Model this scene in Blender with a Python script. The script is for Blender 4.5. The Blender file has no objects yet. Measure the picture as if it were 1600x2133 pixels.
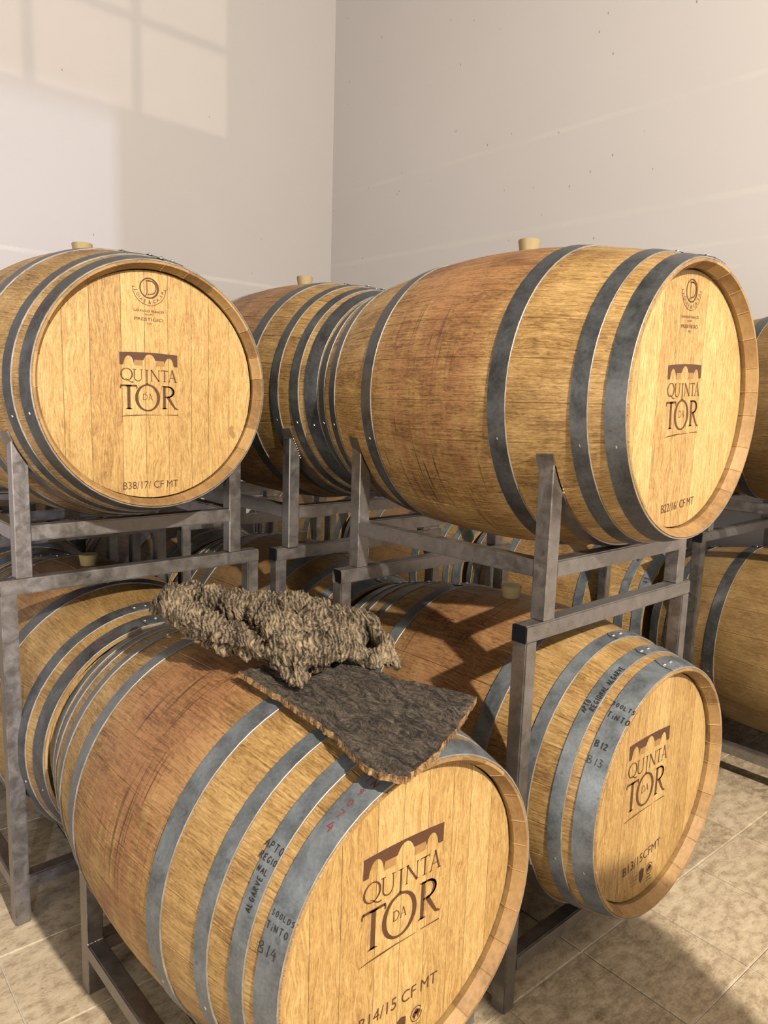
import bpy, bmesh, math, random
from mathutils import Vector, Matrix, noise

random.seed(7)
PI = math.pi
S = bpy.context.scene
COL = S.collection

# ------------------------------------------------------------------ camera
CAM_H = 1.514
yaw, pitch, roll = math.radians(42.18667), math.radians(8.51603), math.radians(1.79827)
fwd = Vector((math.sin(yaw) * math.cos(pitch), math.cos(yaw) * math.cos(pitch), -math.sin(pitch)))
rt = Vector((math.cos(yaw), -math.sin(yaw), 0))
up = rt.cross(fwd)
rt2 = math.cos(roll) * rt + math.sin(roll) * up
up2 = -math.sin(roll) * rt + math.cos(roll) * up
cd = bpy.data.cameras.new('camera')
cam = bpy.data.objects.new('camera', cd)
COL.objects.link(cam)
cam.matrix_world = Matrix(((rt2.x, up2.x, -fwd.x, 0), (rt2.y, up2.y, -fwd.y, 0), (rt2.z, up2.z, -fwd.z, CAM_H), (0, 0, 0, 1)))
cd.sensor_fit = 'HORIZONTAL'
cd.sensor_width = 36
cd.lens = 36 * 1548.47 / 1600
cd.clip_start = 0.02
S.camera = cam

# ------------------------------------------------------------------ world, exposure
W = bpy.data.worlds.new('world')
S.world = W
W.use_nodes = True
W.node_tree.nodes['Background'].inputs['Color'].default_value = (0.55, 0.6, 0.7, 1)
W.node_tree.nodes['Background'].inputs['Strength'].default_value = 0.1
S.view_settings.view_transform = 'Standard'
S.view_settings.look = 'None'
S.view_settings.gamma = 1
S.view_settings.use_curve_mapping = False
S.view_settings.exposure = 0.0
try:
    S.cycles.use_denoising = True
    S.cycles.max_bounces = 8
    S.cycles.diffuse_bounces = 1
except Exception:
    pass


# ------------------------------------------------------------------ lights
def light(name, kind, loc, power, color, size=0.1, size_y=None, aim=None):
    d = bpy.data.lights.new(name, kind)
    d.energy = power
    d.color = color
    o = bpy.data.objects.new(name, d)
    o.location = loc
    if kind == 'POINT':
        d.shadow_soft_size = size
    if kind == 'AREA':
        d.size = size
        if size_y:
            d.shape = 'RECTANGLE'
            d.size_y = size_y
    if aim is not None:
        o.rotation_euler = (Vector(aim) - Vector(loc)).to_track_quat('-Z', 'Y').to_euler()
    COL.objects.link(o)
    return o


# the cellar's hanging lamp, out of frame behind the viewer, gives the crisp shadows
light('key_lamp', 'POINT', (0.15, -3.9, 4.75), 3100, (1.0, 0.91, 0.78), 0.07)
# added fill light, no known source, at the opening in the side wall
light('side_fill', 'AREA', (-4.22, -0.6, 1.75), 165, (1.0, 0.93, 0.84), 2.6, 1.5, (3.0, 1.2, 1.6))
# low evening sun through the window high in the wall behind the viewer
SUN = bpy.data.lights.new('low_sun', 'SUN')
SUN.energy = 0.62
SUN.color = (1.0, 0.8, 0.62)
SUN.angle = 0.0045
so = bpy.data.objects.new('low_sun', SUN)
so.rotation_euler = Vector((0.2, 1.0, -0.02)).to_track_quat('-Z', 'Y').to_euler()
COL.objects.link(so)
# cool daylight falling through the open doorway
light('doorway_daylight', 'AREA', (-4.15, -8.0, 1.9), 750, (0.74, 0.79, 1.0), 0.03, 0.08, (2.0, 5.4, 1.9))


# ------------------------------------------------------------------ material helpers
class Mat:
    def __init__(self, name):
        self.m = bpy.data.materials.new(name)
        self.m.use_nodes = True
        self.t = self.m.node_tree
        self.b = self.t.nodes['Principled BSDF']

    def node(self, typ, ins=None, **props):
        n = self.t.nodes.new(typ)
        for k, v in props.items():
            setattr(n, k, v)
        for k, v in (ins or {}).items():
            self.put(n.inputs[k], v)
        return n

    def put(self, sock, v):
        if isinstance(v, bpy.types.NodeSocket):
            self.t.links.new(v, sock)
        else:
            sock.default_value = v

    def set(self, **kw):
        for k, v in kw.items():
            self.put(self.b.inputs[k.replace('_', ' ')], v)

    def math(self, op, a, b=None, c=None, clamp=False):
        n = self.node('ShaderNodeMath', operation=op)
        n.use_clamp = clamp
        for i, v in enumerate((a, b, c)):
            if v is not None:
                self.put(n.inputs[i], v)
        return n.outputs[0]

    def noise(self, vec, scale, detail=3, rough=0.55, dist=0.0):
        return self.node('ShaderNodeTexNoise', {'Vector': vec, 'Scale': scale, 'Detail': detail, 'Roughness': rough, 'Distortion': dist}).outputs['Fac']

    def vec(self, x, y, z):
        return self.node('ShaderNodeCombineXYZ', {0: x, 1: y, 2: z}).outputs[0]

    def scale(self, v, s):
        return self.node('ShaderNodeVectorMath', {0: v, 1: s}, operation='MULTIPLY').outputs[0]

    def ramp(self, fac, stops):
        n = self.node('ShaderNodeValToRGB', {'Fac': fac})
        e = n.color_ramp.elements
        while len(e) < len(stops):
            e.new(0.5)
        for i, (p, c) in enumerate(stops):
            e[i].position = p
            e[i].color = (c[0], c[1], c[2], 1) if not isinstance(c, (int, float)) else (c, c, c, 1)
        return n.outputs['Color']

    def mix(self, fac, a, b, mode='MIX'):
        n = self.node('ShaderNodeMix', data_type='RGBA', blend_type=mode)
        self.put(n.inputs[0], fac)
        self.put(n.inputs[6], a if not isinstance(a, tuple) else (*a[:3], 1))
        self.put(n.inputs[7], b if not isinstance(b, tuple) else (*b[:3], 1))
        return n.outputs[2]

    def range(self, v, a, b, c=0.0, d=1.0, smooth=True):
        n = self.node('ShaderNodeMapRange', {0: v, 1: a, 2: b, 3: c, 4: d})
        n.interpolation_type = 'SMOOTHSTEP' if smooth else 'LINEAR'
        return n.outputs[0]

    def bump(self, h, strength=0.3, dist=0.002):
        n = self.node('ShaderNodeBump', {'Height': h, 'Strength': strength, 'Distance': dist})
        self.put(self.b.inputs['Normal'], n.outputs[0])


AX = 0.408          # height of the barrel's axis above its own lowest point (= bilge radius)


def mat_stave(name='oak_stave', end=False):
    M = Mat(name)
    tc = M.node('ShaderNodeTexCoord').outputs['Object']
    s = M.node('ShaderNodeSeparateXYZ', {0: tc}).outputs
    oi = M.node('ShaderNodeObjectInfo')
    oc = M.node('ShaderNodeSeparateColor', {0: oi.outputs['Color']}).outputs
    seed = M.math('MULTIPLY', oc[0], 37.0)
    zz = M.math('SUBTRACT', s[2], AX)
    th = M.math('ARCTAN2', s[0], zz)
    u = M.math('MULTIPLY', th, 0.4)
    rr = oi.outputs['Random']
    if end:
        rad = M.math('SQRT', M.math('ADD', M.math('MULTIPLY', s[0], s[0]), M.math('MULTIPLY', zz, zz)))
        g = M.noise(M.vec(M.math('MULTIPLY', u, 60.0), M.math('MULTIPLY', rad, 300.0), seed), 1.0, 3)
        m = M.noise(M.vec(M.math('MULTIPLY', u, 14.0), M.math('MULTIPLY', s[1], 8.0), seed), 1.0, 3)
        f = M.math('ADD', M.math('MULTIPLY', g, 0.35), M.math('ADD', M.math('MULTIPLY', m, 0.4), M.math('MULTIPLY', rr, 0.3)))
        col = M.ramp(f, [(0.25, (0.12, 0.058, 0.018)), (0.5, (0.28, 0.16, 0.058)), (0.8, (0.44, 0.275, 0.11))])
        M.set(Base_Color=col, Roughness=0.6)
        M.bump(g, 0.35, 0.0015)
        return M.m
    uw = M.math('ADD', u, M.math('MULTIPLY', M.noise(M.vec(M.math('MULTIPLY', u, 6.0), M.math('MULTIPLY', s[1], 6.0), seed), 1.0, 2), 0.02))
    g = M.noise(M.vec(M.math('MULTIPLY', uw, 330.0), M.math('MULTIPLY', s[1], 11.0), seed), 1.0, 3, 0.7)
    fl = M.noise(M.vec(M.math('MULTIPLY', uw, 170.0), M.math('MULTIPLY', s[1], 46.0), M.math('ADD', seed, 5.0)), 1.0, 3, 0.6, 1.2)
    m = M.noise(M.vec(M.math('MULTIPLY', u, 11.0), M.math('MULTIPLY', s[1], 7.0), M.math('ADD', seed, 9.0)), 1.0, 4, 0.6)
    f = M.math('ADD', M.math('MULTIPLY', g, 0.36), M.math('ADD', M.math('MULTIPLY', fl, 0.34), M.math('ADD', M.math('MULTIPLY', m, 0.3), M.math('MULTIPLY', rr, 0.045))))
    col = M.ramp(f, [(0.385, (0.095, 0.045, 0.014)), (0.465, (0.215, 0.118, 0.038)), (0.54, (0.345, 0.208, 0.072)), (0.64, (0.50, 0.335, 0.14))])
    # red wine soaked into the wood: bands that run round the belly, heaviest beside the bung
    dy = M.math('ABSOLUTE', M.math('SUBTRACT', s[1], 0.54))
    wob = M.noise(M.vec(M.math('MULTIPLY', u, 3.0), 0.0, seed), 1.0, 2)
    dy2 = M.math('ADD', dy, M.math('MULTIPLY', M.math('SUBTRACT', wob, 0.5), 0.16))
    my = M.range(dy2, 0.30, 0.08)
    n1 = M.noise(M.vec(M.math('MULTIPLY', u, 2.2), M.math('MULTIPLY', s[1], 30.0), M.math('ADD', seed, 2.0)), 1.0, 4, 0.65, 0.4)
    n2 = M.noise(M.vec(M.math('MULTIPLY', u, 10.0), M.math('MULTIPLY', s[1], 10.0), M.math('ADD', seed, 3.0)), 1.0, 4, 0.6)
    topw = M.range(M.math('ABSOLUTE', th), 2.4, 0.2)
    a = M.math('ADD', M.math('MULTIPLY', n1, 1.0), M.math('MULTIPLY', n2, 0.7))
    a = M.math('ADD', a, M.math('MULTIPLY', topw, 0.30))
    st = M.math('MULTIPLY', M.range(a, 0.74, 1.06), M.math('MULTIPLY', my, oc[1]), clamp=True)
    stained = M.mix(M.range(f, 0.40, 0.62), (0.11, 0.042, 0.019), (0.33, 0.148, 0.068))
    col = M.mix(M.math('MULTIPLY', st, 0.85), col, stained)
    # thin dark drips that ran round the barrel, and a few broad damp runs
    n3 = M.noise(M.vec(M.math('MULTIPLY', u, 3.0), M.math('MULTIPLY', s[1], 120.0), M.math('ADD', seed, 8.0)), 1.0, 2, 0.5, 0.8)
    gate = M.range(M.noise(M.vec(M.math('MULTIPLY', u, 3.5), M.math('MULTIPLY', s[1], 5.0), M.math('ADD', seed, 6.0)), 1.0, 2), 0.42, 0.62)
    dr = M.math('MULTIPLY', M.math('MULTIPLY', M.range(n3, 0.58, 0.68), gate), M.math('ADD', 0.15, M.math('MULTIPLY', my, oc[1])), clamp=True)
    col = M.mix(M.math('MULTIPLY', dr, 0.8), col, (0.045, 0.016, 0.008))
    col = M.mix(M.math('MULTIPLY', oc[2], 0.7), col, (0.125, 0.075, 0.028))  # darker wood overall; on the back rows it paints in shade
    M.set(Base_Color=col, Roughness=M.range(g, 0.3, 0.7, 0.62, 0.45))
    M.bump(M.math('ADD', g, M.math('MULTIPLY', fl, 0.6)), 0.35, 0.0014)
    return M.m


def mat_head():
    M = Mat('oak_head')
    tc = M.node('ShaderNodeTexCoord').outputs['Object']
    s = M.node('ShaderNodeSeparateXYZ', {0: tc}).outputs
    oi = M.node('ShaderNodeObjectInfo')
    oc = M.node('ShaderNodeSeparateColor', {0: oi.outputs['Color']}).outputs
    seed = M.math('ADD', M.math('MULTIPLY', oc[0], 41.0), M.math('MULTIPLY', oi.outputs['Random'], 30.0))
    xw = M.math('ADD', s[0], M.math('MULTIPLY', M.noise(M.vec(M.math('MULTIPLY', s[0], 9.0), M.math('MULTIPLY', s[2], 6.0), seed), 1.0, 2), 0.05))
    g = M.noise(M.vec(M.math('MULTIPLY', xw, 420.0), M.math('MULTIPLY', s[2], 9.0), seed), 1.0, 3, 0.7)
    fl = M.noise(M.vec(M.math('MULTIPLY', xw, 190.0), M.math('MULTIPLY', s[2], 50.0), seed), 1.0, 3, 0.6, 1.6)
    fig = M.noise(M.vec(M.math('MULTIPLY', xw, 60.0), M.math('MULTIPLY', s[2], 14.0), M.math('ADD', seed, 4.0)), 1.0, 3, 0.6, 2.0)
    f = M.math('ADD', M.math('MULTIPLY', g, 0.36), M.math('ADD', M.math('MULTIPLY', fl, 0.30), M.math('ADD', M.math('MULTIPLY', fig, 0.28), M.math('MULTIPLY', oi.outputs['Random'], 0.085))))
    col = M.ramp(f, [(0.38, (0.215, 0.112, 0.034)), (0.455, (0.345, 0.202, 0.067)), (0.53, (0.455, 0.290, 0.106)), (0.63, (0.575, 0.405, 0.175))])
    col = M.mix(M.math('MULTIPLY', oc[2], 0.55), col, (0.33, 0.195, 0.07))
    M.set(Base_Color=col, Roughness=M.range(g, 0.3, 0.7, 0.6, 0.42))
    M.bump(M.math('ADD', g, M.math('MULTIPLY', fl, 0.5)), 0.25, 0.001)
    return M.m


def mat_metal(name, c0, c1, rough=0.42, metallic=0.9, scale=14.0, spots=0.0):
    M = Mat(name)
    p = M.node('ShaderNodeNewGeometry').outputs['Position']
    n = M.noise(p, scale, 5, 0.62, 0.4)
    n2 = M.noise(p, scale * 9, 3, 0.6)
    f = M.math('ADD', M.math('MULTIPLY', n, 0.7), M.math('MULTIPLY', n2, 0.3))
    col = M.ramp(f, [(0.34, c0), (0.66, c1)])
    if spots:
        v = M.noise(p, 55.0, 1)
        col = M.mix(M.math('MULTIPLY', M.range(v, 0.70, 0.78), spots), col, (c0[0] * 0.35, c0[1] * 0.33, c0[2] * 0.3))
    M.set(Base_Color=col, Metallic=metallic, Roughness=M.range(n, 0.3, 0.7, rough - 0.08, rough + 0.12))
    M.bump(n2, 0.12, 0.001)
    return M.m


def mat_plain(name, c, rough=0.6, metallic=0.0, var=0.25, scale=30.0):
    M = Mat(name)
    p = M.node('ShaderNodeTexCoord').outputs['Object']
    n = M.noise(p, scale, 4)
    col = M.mix(n, tuple(x * (1 - var) for x in c), tuple(min(1, x * (1 + var)) for x in c))
    M.set(Base_Color=col, Roughness=rough, Metallic=metallic)
    return M.m


def mat_wall(name, joints, tint=1.0):
    M = Mat(name)
    p = M.node('ShaderNodeNewGeometry').outputs['Position']
    s = M.node('ShaderNodeSeparateXYZ', {0: p}).outputs
    n = M.noise(p, 1.1, 4)
    n2 = M.noise(p, 60.0, 3)
    col = M.mix(n, tuple(k * tint for k in (0.50, 0.467, 0.458)), tuple(k * tint for k in (0.545, 0.512, 0.50)))
    for z, w in joints:      # pale filler over the panel joints
        d = M.math('ABSOLUTE', M.math('SUBTRACT', M.math('ADD', s[2], M.math('MULTIPLY', M.math('SUBTRACT', n2, 0.5), 0.02)), z))
        k = M.math('MULTIPLY', M.range(d, w, w * 0.35), M.range(M.noise(p, 2.3, 3), 0.30, 0.62))
        col = M.mix(M.math('MULTIPLY', k, 0.45), col, (0.66, 0.63, 0.59))
    v = M.node('ShaderNodeTexVoronoi', {'Vector': M.scale(p, (11.0, 11.0, 6.0)), 'Scale': 1.0}, feature='F1')
    hit = M.range(v.outputs['Distance'], 0.065, 0.03)
    keep = M.range(M.node('ShaderNodeSeparateColor', {0: v.outputs['Color']}).outputs[0], 0.80, 0.85)
    col = M.mix(M.math('MULTIPLY', M.math('MULTIPLY', hit, keep), 0.7), col, (0.16, 0.13, 0.11))
    M.set(Base_Color=col, Roughness=0.75)
    M.bump(n2, 0.08, 0.002)
    return M.m


def mat_tile(name='stone_tile', grout=False):
    M = Mat(name)
    p = M.node('ShaderNodeNewGeometry').outputs['Position']
    n = M.noise(M.scale(p, (1.0, 1.6, 1.0)), 19.0, 8, 0.72, 0.2)
    n2 = M.noise(M.scale(p, (1.0, 2.0, 1.0)), 95.0, 4, 0.65)
    r = M.node('ShaderNodeObjectInfo').outputs['Random']
    f = M.math('ADD', M.math('MULTIPLY', n, 0.72), M.math('ADD', M.math('MULTIPLY', n2, 0.22), M.math('MULTIPLY', r, 0.08)))
    if grout:
        col = M.ramp(f, [(0.3, (0.42, 0.35, 0.26)), (0.7, (0.68, 0.59, 0.47))])
    else:
        col = M.ramp(f, [(0.34, (0.17, 0.12, 0.072)), (0.45, (0.32, 0.245, 0.158)), (0.55, (0.47, 0.375, 0.255)), (0.70, (0.59, 0.49, 0.355))])
    pit = M.math('MULTIPLY', M.range(M.noise(p, 130.0, 2), 0.66, 0.74), 0.6)
    col = M.mix(pit, col, (0.10, 0.07, 0.04))
    M.set(Base_Color=col, Roughness=M.range(n, 0.3, 0.7, 0.5, 0.72))
    M.bump(M.math('ADD', n, M.math('MULTIPLY', n2, 0.35)), 0.3, 0.004)
    return M.m


def mat_cork(name, dark, mid, light_, edge, aniso, scale, lines=0.0):
    M = Mat(name)
    p = M.node('ShaderNodeTexCoord').outputs['Object']
    w = M.noise(p, scale * 0.16, 3, 0.5)
    q = M.node('ShaderNodeVectorMath', {0: p, 1: M.scale(M.node('ShaderNodeTexNoise', {'Vector': p, 'Scale': scale * 0.2}).outputs['Color'], (0.05, 0.05, 0.05))}, operation='ADD').outputs[0]
    a = M.noise(M.scale(q, aniso), scale, 5, 0.65, 0.8)
    b = M.noise(q, scale * 2.2, 5, 0.7, 0.3)
    f = M.math('ADD', M.math('MULTIPLY', a, 0.55), M.math('ADD', M.math('MULTIPLY', b, 0.33), M.math('MULTIPLY', w, 0.12)))
    if lines:
        wv = M.node('ShaderNodeTexWave', {'Vector': M.node('ShaderNodeMapping', {'Vector': q, 'Rotation': (0, 0.25, 0.64)}).outputs[0], 'Scale': lines, 'Distortion': 6.5, 'Detail': 4.0, 'Detail Scale': 1.1, 'Detail Roughness': 0.6}, wave_type='BANDS', bands_direction='X').outputs['Fac']
        big = M.noise(p, 16.0, 3)
        f = M.math('ADD', M.math('MULTIPLY', a, 0.42), M.math('ADD', M.math('MULTIPLY', wv, 0.085), M.math('ADD', M.math('MULTIPLY', b, 0.28), M.math('MULTIPLY', big, 0.25))))
        a = M.math('ADD', a, M.math('MULTIPLY', wv, 0.35))
    col = M.ramp(f, [(0.42, dark), (0.475, mid), (0.535, light_), (0.64, edge)])
    M.set(Base_Color=col, Roughness=0.85)
    M.bump(M.math('ADD', a, M.math('MULTIPLY', b, 0.8)), 1.0, 0.009)
    return M.m


STAVE = mat_stave()
ENDGRAIN = mat_stave('oak_end_grain', True)
HEAD = mat_head()
HOOP = mat_metal('galvanised_hoop', (0.085, 0.097, 0.108), (0.21, 0.235, 0.258), 0.42, 0.45, 16.0, 0.35)
HOOP_GLINT = mat_metal('hoop_edge_glint', (0.17, 0.155, 0.14), (0.33, 0.305, 0.275), 0.45, 0.4, 22.0)  # lighter steel: the lit line along each hoop's front edge, painted in
HOOP_DARK = mat_metal('dull_hoop', (0.042, 0.044, 0.046), (0.125, 0.13, 0.137), 0.4, 0.5, 13.0, 0.35)
RIVET = mat_metal('rivet_steel', (0.45, 0.45, 0.45), (0.7, 0.69, 0.68), 0.3, 1.0)
STEEL = mat_metal('rack_steel', (0.195, 0.18, 0.172), (0.315, 0.295, 0.285), 0.36, 0.85, 26.0, 0.35)
WELD = mat_metal('weld_metal', (0.5, 0.46, 0.42), (0.75, 0.7, 0.66), 0.35, 1.0, 60.0)
INK = mat_plain('burnt_print', (0.075, 0.03, 0.012), 0.7, 0, 0.3, 90)
INK_SOFT = mat_plain('burnt_print_soft', (0.30, 0.165, 0.06), 0.7, 0, 0.25, 120)
MARKER = mat_plain('black_marker', (0.012, 0.012, 0.014), 0.5)
RED_MARKER = mat_plain('red_marker', (0.16, 0.03, 0.03), 0.5)
BUNG = mat_plain('silicone_bung', (0.33, 0.255, 0.125), 0.42, 0, 0.08, 20)
PLASTIC = mat_plain('black_plastic', (0.006, 0.007, 0.010), 0.7)
PLASTIC.node_tree.nodes['Principled BSDF'].inputs['Specular IOR Level'].default_value = 0.12
INSIDE = mat_plain('dark_inside', (0.02, 0.012, 0.008), 0.9)
WALL_L = mat_wall('wall_plaster', [(2.42, 0.02), (1.87, 0.02)], 0.95)
CONCRETE = mat_plain('raw_concrete', (0.10, 0.09, 0.08), 0.85, 0, 0.2, 3)
WALL_R = mat_wall('wall_panels', [(3.25, 0.022), (2.668, 0.026), (2.42, 0.016), (2.29, 0.014)], 1.14)  # higher tint than the left wall: missing light put into the colour
TILE = mat_tile()
GROUT = mat_tile('tile_grout', True)
CORK = mat_cork('cork_bark_grey', (0.016, 0.010, 0.006), (0.085, 0.058, 0.035), (0.235, 0.178, 0.115), (0.46, 0.345, 0.2), (1.0, 1.0, 0.32), 80.0, 34.0)
CORK_DARK = mat_cork('cork_bark_dark', (0.005, 0.003, 0.002), (0.040, 0.029, 0.020), (0.088, 0.068, 0.050), (0.16, 0.128, 0.098), (1.5, 0.4, 1.0), 75.0)
CORK_EDGE = mat_cork('cork_edge', (0.045, 0.018, 0.006), (0.20, 0.10, 0.036), (0.40, 0.24, 0.10), (0.58, 0.40, 0.20), (1.0, 1.0, 0.4), 80.0)


# ------------------------------------------------------------------ object helpers
def mesh_from(name, verts, faces, mats, mat_idx=None, smooth=False, sharp=None):
    me = bpy.data.meshes.new(name)
    me.from_pydata([tuple(v) for v in verts], [], faces)
    for m in (mats if isinstance(mats, (list, tuple)) else [mats]):
        me.materials.append(m)
    if mat_idx:
        me.polygons.foreach_set('material_index', mat_idx)
    if smooth:
        me.polygons.foreach_set('use_smooth', [True] * len(me.polygons))
        if sharp:
            me.set_sharp_from_angle(angle=math.radians(sharp))
    me.update()
    return me


def bm_mesh(name, bm, mats, smooth=False, sharp=None):
    me = bpy.data.meshes.new(name)
    bm.normal_update()
    bm.to_mesh(me)
    bm.free()
    for m in (mats if isinstance(mats, (list, tuple)) else [mats]):
        me.materials.append(m)
    if smooth:
        me.polygons.foreach_set('use_smooth', [True] * len(me.polygons))
        if sharp:
            me.set_sharp_from_angle(angle=math.radians(sharp))
    return me


def put(name, me, parent=None, color=None):
    o = bpy.data.objects.new(name, me)
    COL.objects.link(o)
    if parent is not None:
        o.parent = parent
    if color:
        o.color = color
    return o


def thing(name, loc, label, cat, group=None):
    o = bpy.data.objects.new(name, None)
    o.location = loc
    o.empty_display_size = 0.1
    COL.objects.link(o)
    o['label'] = label
    o['category'] = cat
    if group:
        o['group'] = group
    return o


def struct(name, me, parent=None):
    o = put(name, me, parent)
    if parent is None:
        o['kind'] = 'structure'
    return o


def box(bm, lo, hi, bevel=0.0):
    r = bmesh.ops.create_cube(bm, size=1.0)
    vs = r['verts']
    for v in vs:
        v.co = Vector((lo[i] + (v.co[i] + 0.5) * (hi[i] - lo[i]) for i in range(3)))
    if bevel:
        es = list({e for v in vs for e in v.link_edges})
        bmesh.ops.bevel(bm, geom=es, offset=bevel, segments=1, affect='EDGES')


# ------------------------------------------------------------------ room
XL, XR, YF, YB, ZC = -4.3, 4.17, -4.8, 5.4, 5.6

bm = bmesh.new(); box(bm, (XL, YB, 0), (XR + .12, YB + .12, ZC))
struct('wall_left', bm_mesh('wall_left', bm, WALL_L))
bm = bmesh.new(); box(bm, (XR, YF, 0), (XR + .12, YB, ZC))
struct('wall_right', bm_mesh('wall_right', bm, WALL_R))
bm = bmesh.new()
box(bm, (XL - .12, YF, 0), (XL, -2.0, ZC)); box(bm, (XL - .12, .8, 0), (XL, YB + .12, ZC))
box(bm, (XL - .12, -2.0, 0), (XL, .8, .95)); box(bm, (XL - .12, -2.0, 2.55), (XL, .8, ZC))  # opening put in for the added side fill
struct('wall_side', bm_mesh('wall_side', bm, CONCRETE))
# wall behind the viewer, with a doorway (right jamb) and a glazed window above
WX0, WX1, WZ0, WZ1 = -1.9, 1.09, 3.69, 5.2
bm = bmesh.new()
dx0, dx1, dz = -3.75, -2.62, 2.27
yb0, yb1 = YF - .12, YF
box(bm, (XL - .12, yb0, 0), (dx0, yb1, ZC))
box(bm, (dx0, yb0, dz), (dx1, yb1, ZC))
box(bm, (dx1, yb0, 0), (WX0, yb1, ZC))
box(bm, (WX0, yb0, 0), (WX1, yb1, WZ0))
box(bm, (WX0, yb0, WZ1), (WX1, yb1, ZC))
box(bm, (WX1, yb0, 0), (XR + .12, yb1, ZC))
struct('wall_rear', bm_mesh('wall_rear', bm, CONCRETE))
bm = bmesh.new()
for x in (-1.33, -.61, .39 - .03 - .0):
    pass
for x in (-1.075, -.36, 0.365):
    box(bm, (x - .032, yb0 + .03, WZ0), (x + .032, yb1 - .03, WZ1))
for z in (WZ0 + .61, WZ0 + 1.2):
    box(bm, (WX0, yb0 + .03, z - .032), (WX1, yb1 - .03, z + .032))
struct('window_1', bm_mesh('window_1', bm, PLASTIC))
bm = bmesh.new(); box(bm, (XL - .12, YF - .12, ZC), (XR + .12, YB + .12, ZC + .12))
struct('ceiling', bm_mesh('ceiling', bm, CONCRETE))
bm = bmesh.new(); box(bm, (XL - .12, YF - .12, -.08), (XR + .12, YB + .12, -.0035))
floor = struct('floor', bm_mesh('floor', bm, GROUT))
# floor tiles: a real grid turned two degrees against the racks
TS = 0.3195
ta = math.radians(-2.0)
tx, ty = Vector((math.cos(ta), math.sin(ta))), Vector((-math.sin(ta), math.cos(ta)))
bm = bmesh.new(); box(bm, (.0022, .0022, -.012), (TS - .0022, TS - .0022, 0), .0016)
tile_me = bm_mesh('tile', bm, TILE)
cells = []
for i in range(-20, 10):
    for j in range(-20, 16):
        o = Vector((1.708, .998)) + tx * (i * TS) + ty * (j * TS)
        c = o + (tx + ty) * (TS / 2)
        if XL + .1 < c.x < XR - .1 and YF + .1 < c.y < YB - .1:
            cells.append(((c - Vector((1.6, 1.5))).length, o))
cells.sort(key=lambda t: t[0])
for d, o in cells[:288]:
    t = put('tile', tile_me, floor)
    t.location = (o.x, o.y, random.uniform(-.0006, .0004))
    t.rotation_euler = (0, 0, ta)
vs, fs = [], []
for d, o in cells[288:]:
    b = len(vs)
    for a_, b_ in ((.0022, .0022), (TS - .0022, .0022), (TS - .0022, TS - .0022), (.0022, TS - .0022)):
        q = o + tx * a_ + ty * b_
        vs.append((q.x, q.y, 0))
    for a_, b_ in ((.0022, .0022), (TS - .0022, .0022), (TS - .0022, TS - .0022), (.0022, TS - .0022)):
        q = o + tx * a_ + ty * b_
        vs.append((q.x, q.y, -.01))
    fs.append((b, b + 1, b + 2, b + 3))
    for k in range(4):
        fs.append((b + k, b + 4 + k, b + 4 + (k + 1) % 4, b + (k + 1) % 4))
tf = put('far_tiles', mesh_from('far_tiles', vs, fs, TILE), floor)
tf['kind'] = 'stuff'

# ------------------------------------------------------------------ barrels
L, RB, RH = 1.08, 0.408, 0.33


def rad(t):
    return RB - (RB - RH) * abs(2 * t / L - 1) ** 2


def P(r, th, y):
    return (r * math.sin(th), y, AX + r * math.cos(th))


NST = 26
rs = random.Random(3)
wd = [rs.uniform(.8, 1.2) for _ in range(NST)]
tot = sum(wd)
edges = [0.0]
for w in wd:
    edges.append(edges[-1] + w / tot * 2 * PI)
edges = [e + .06 for e in edges]
NM = 18
HY = 0.039          # how deep the head sits inside the chime
prof = [(.307, L - HY, 1), (.313, L - .024, 1), (rad(L) - .007, L, 1)]
for k in range(NM + 1):
    t = L * (1 - k / NM)
    prof.append((rad(t), min(max(t, .002), L - .002), 0))
prof += [(rad(0) - .0012, 0, 0), (rad(0) - .007, .0004, 1), (.3125, .024, 1), (.3105, .0265, 1), (.3135, HY - .002, 1), (.3135, HY + .03, 1)]
STAVE_ME = []
for i in range(NST):
    a0, a1 = edges[i], edges[i + 1]
    cols = [(a0, -.0016), (a0 + .0055, 0), (a0 * .66 + a1 * .34, 0), (a0 * .34 + a1 * .66, 0), (a1 - .0055, 0), (a1, -.0016)]
    vs = []
    for r, y, _ in prof:
        for a, d in cols:
            vs.append(P(r + d, a, y))
    fs, mi = [], []
    n = len(cols)
    for p in range(len(prof) - 1):
        for c in range(n - 1):
            fs.append((p * n + c, p * n + c + 1, (p + 1) * n + c + 1, (p + 1) * n + c))
            mi.append(1 if (prof[p][2] or prof[p + 1][2]) else 0)
    STAVE_ME.append(mesh_from('stave', vs, fs, [STAVE, ENDGRAIN], mi, True, 28))

# head boards: vertical boards cut to the circle
HR = 0.3085


def head_boards(seed, count=9):
    r_ = random.Random(seed)
    w = [r_.uniform(.7, 1.3) for _ in range(count)]
    s_ = sum(w)
    x = -HR
    out = []
    for k in range(count):
        x0, x1 = x, x + w[k] / s_ * 2 * HR
        x = x1
        g = .0005
        xs0, xs1 = max(x0 + g, -HR + .0004), min(x1 - g, HR - .0004)
        N = 9
        top = [(xs0 + (xs1 - xs0) * q / N) for q in range(N + 1)]
        pts = [(q, math.sqrt(max(HR * HR - q * q, 0))) for q in top] + [(q, -math.sqrt(max(HR * HR - q * q, 0))) for q in reversed(top)]
        n = len(pts)
        vs = [(px, HY, AX + pz) for px, pz in pts] + [(px, HY + .02, AX + pz) for px, pz in pts]
        fs = [tuple(range(n))] + [(q, q + n, (q + 1) % n + n, (q + 1) % n) for q in range(n)]
        out.append(mesh_from('head_board', vs, fs, HEAD))
    return out


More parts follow.
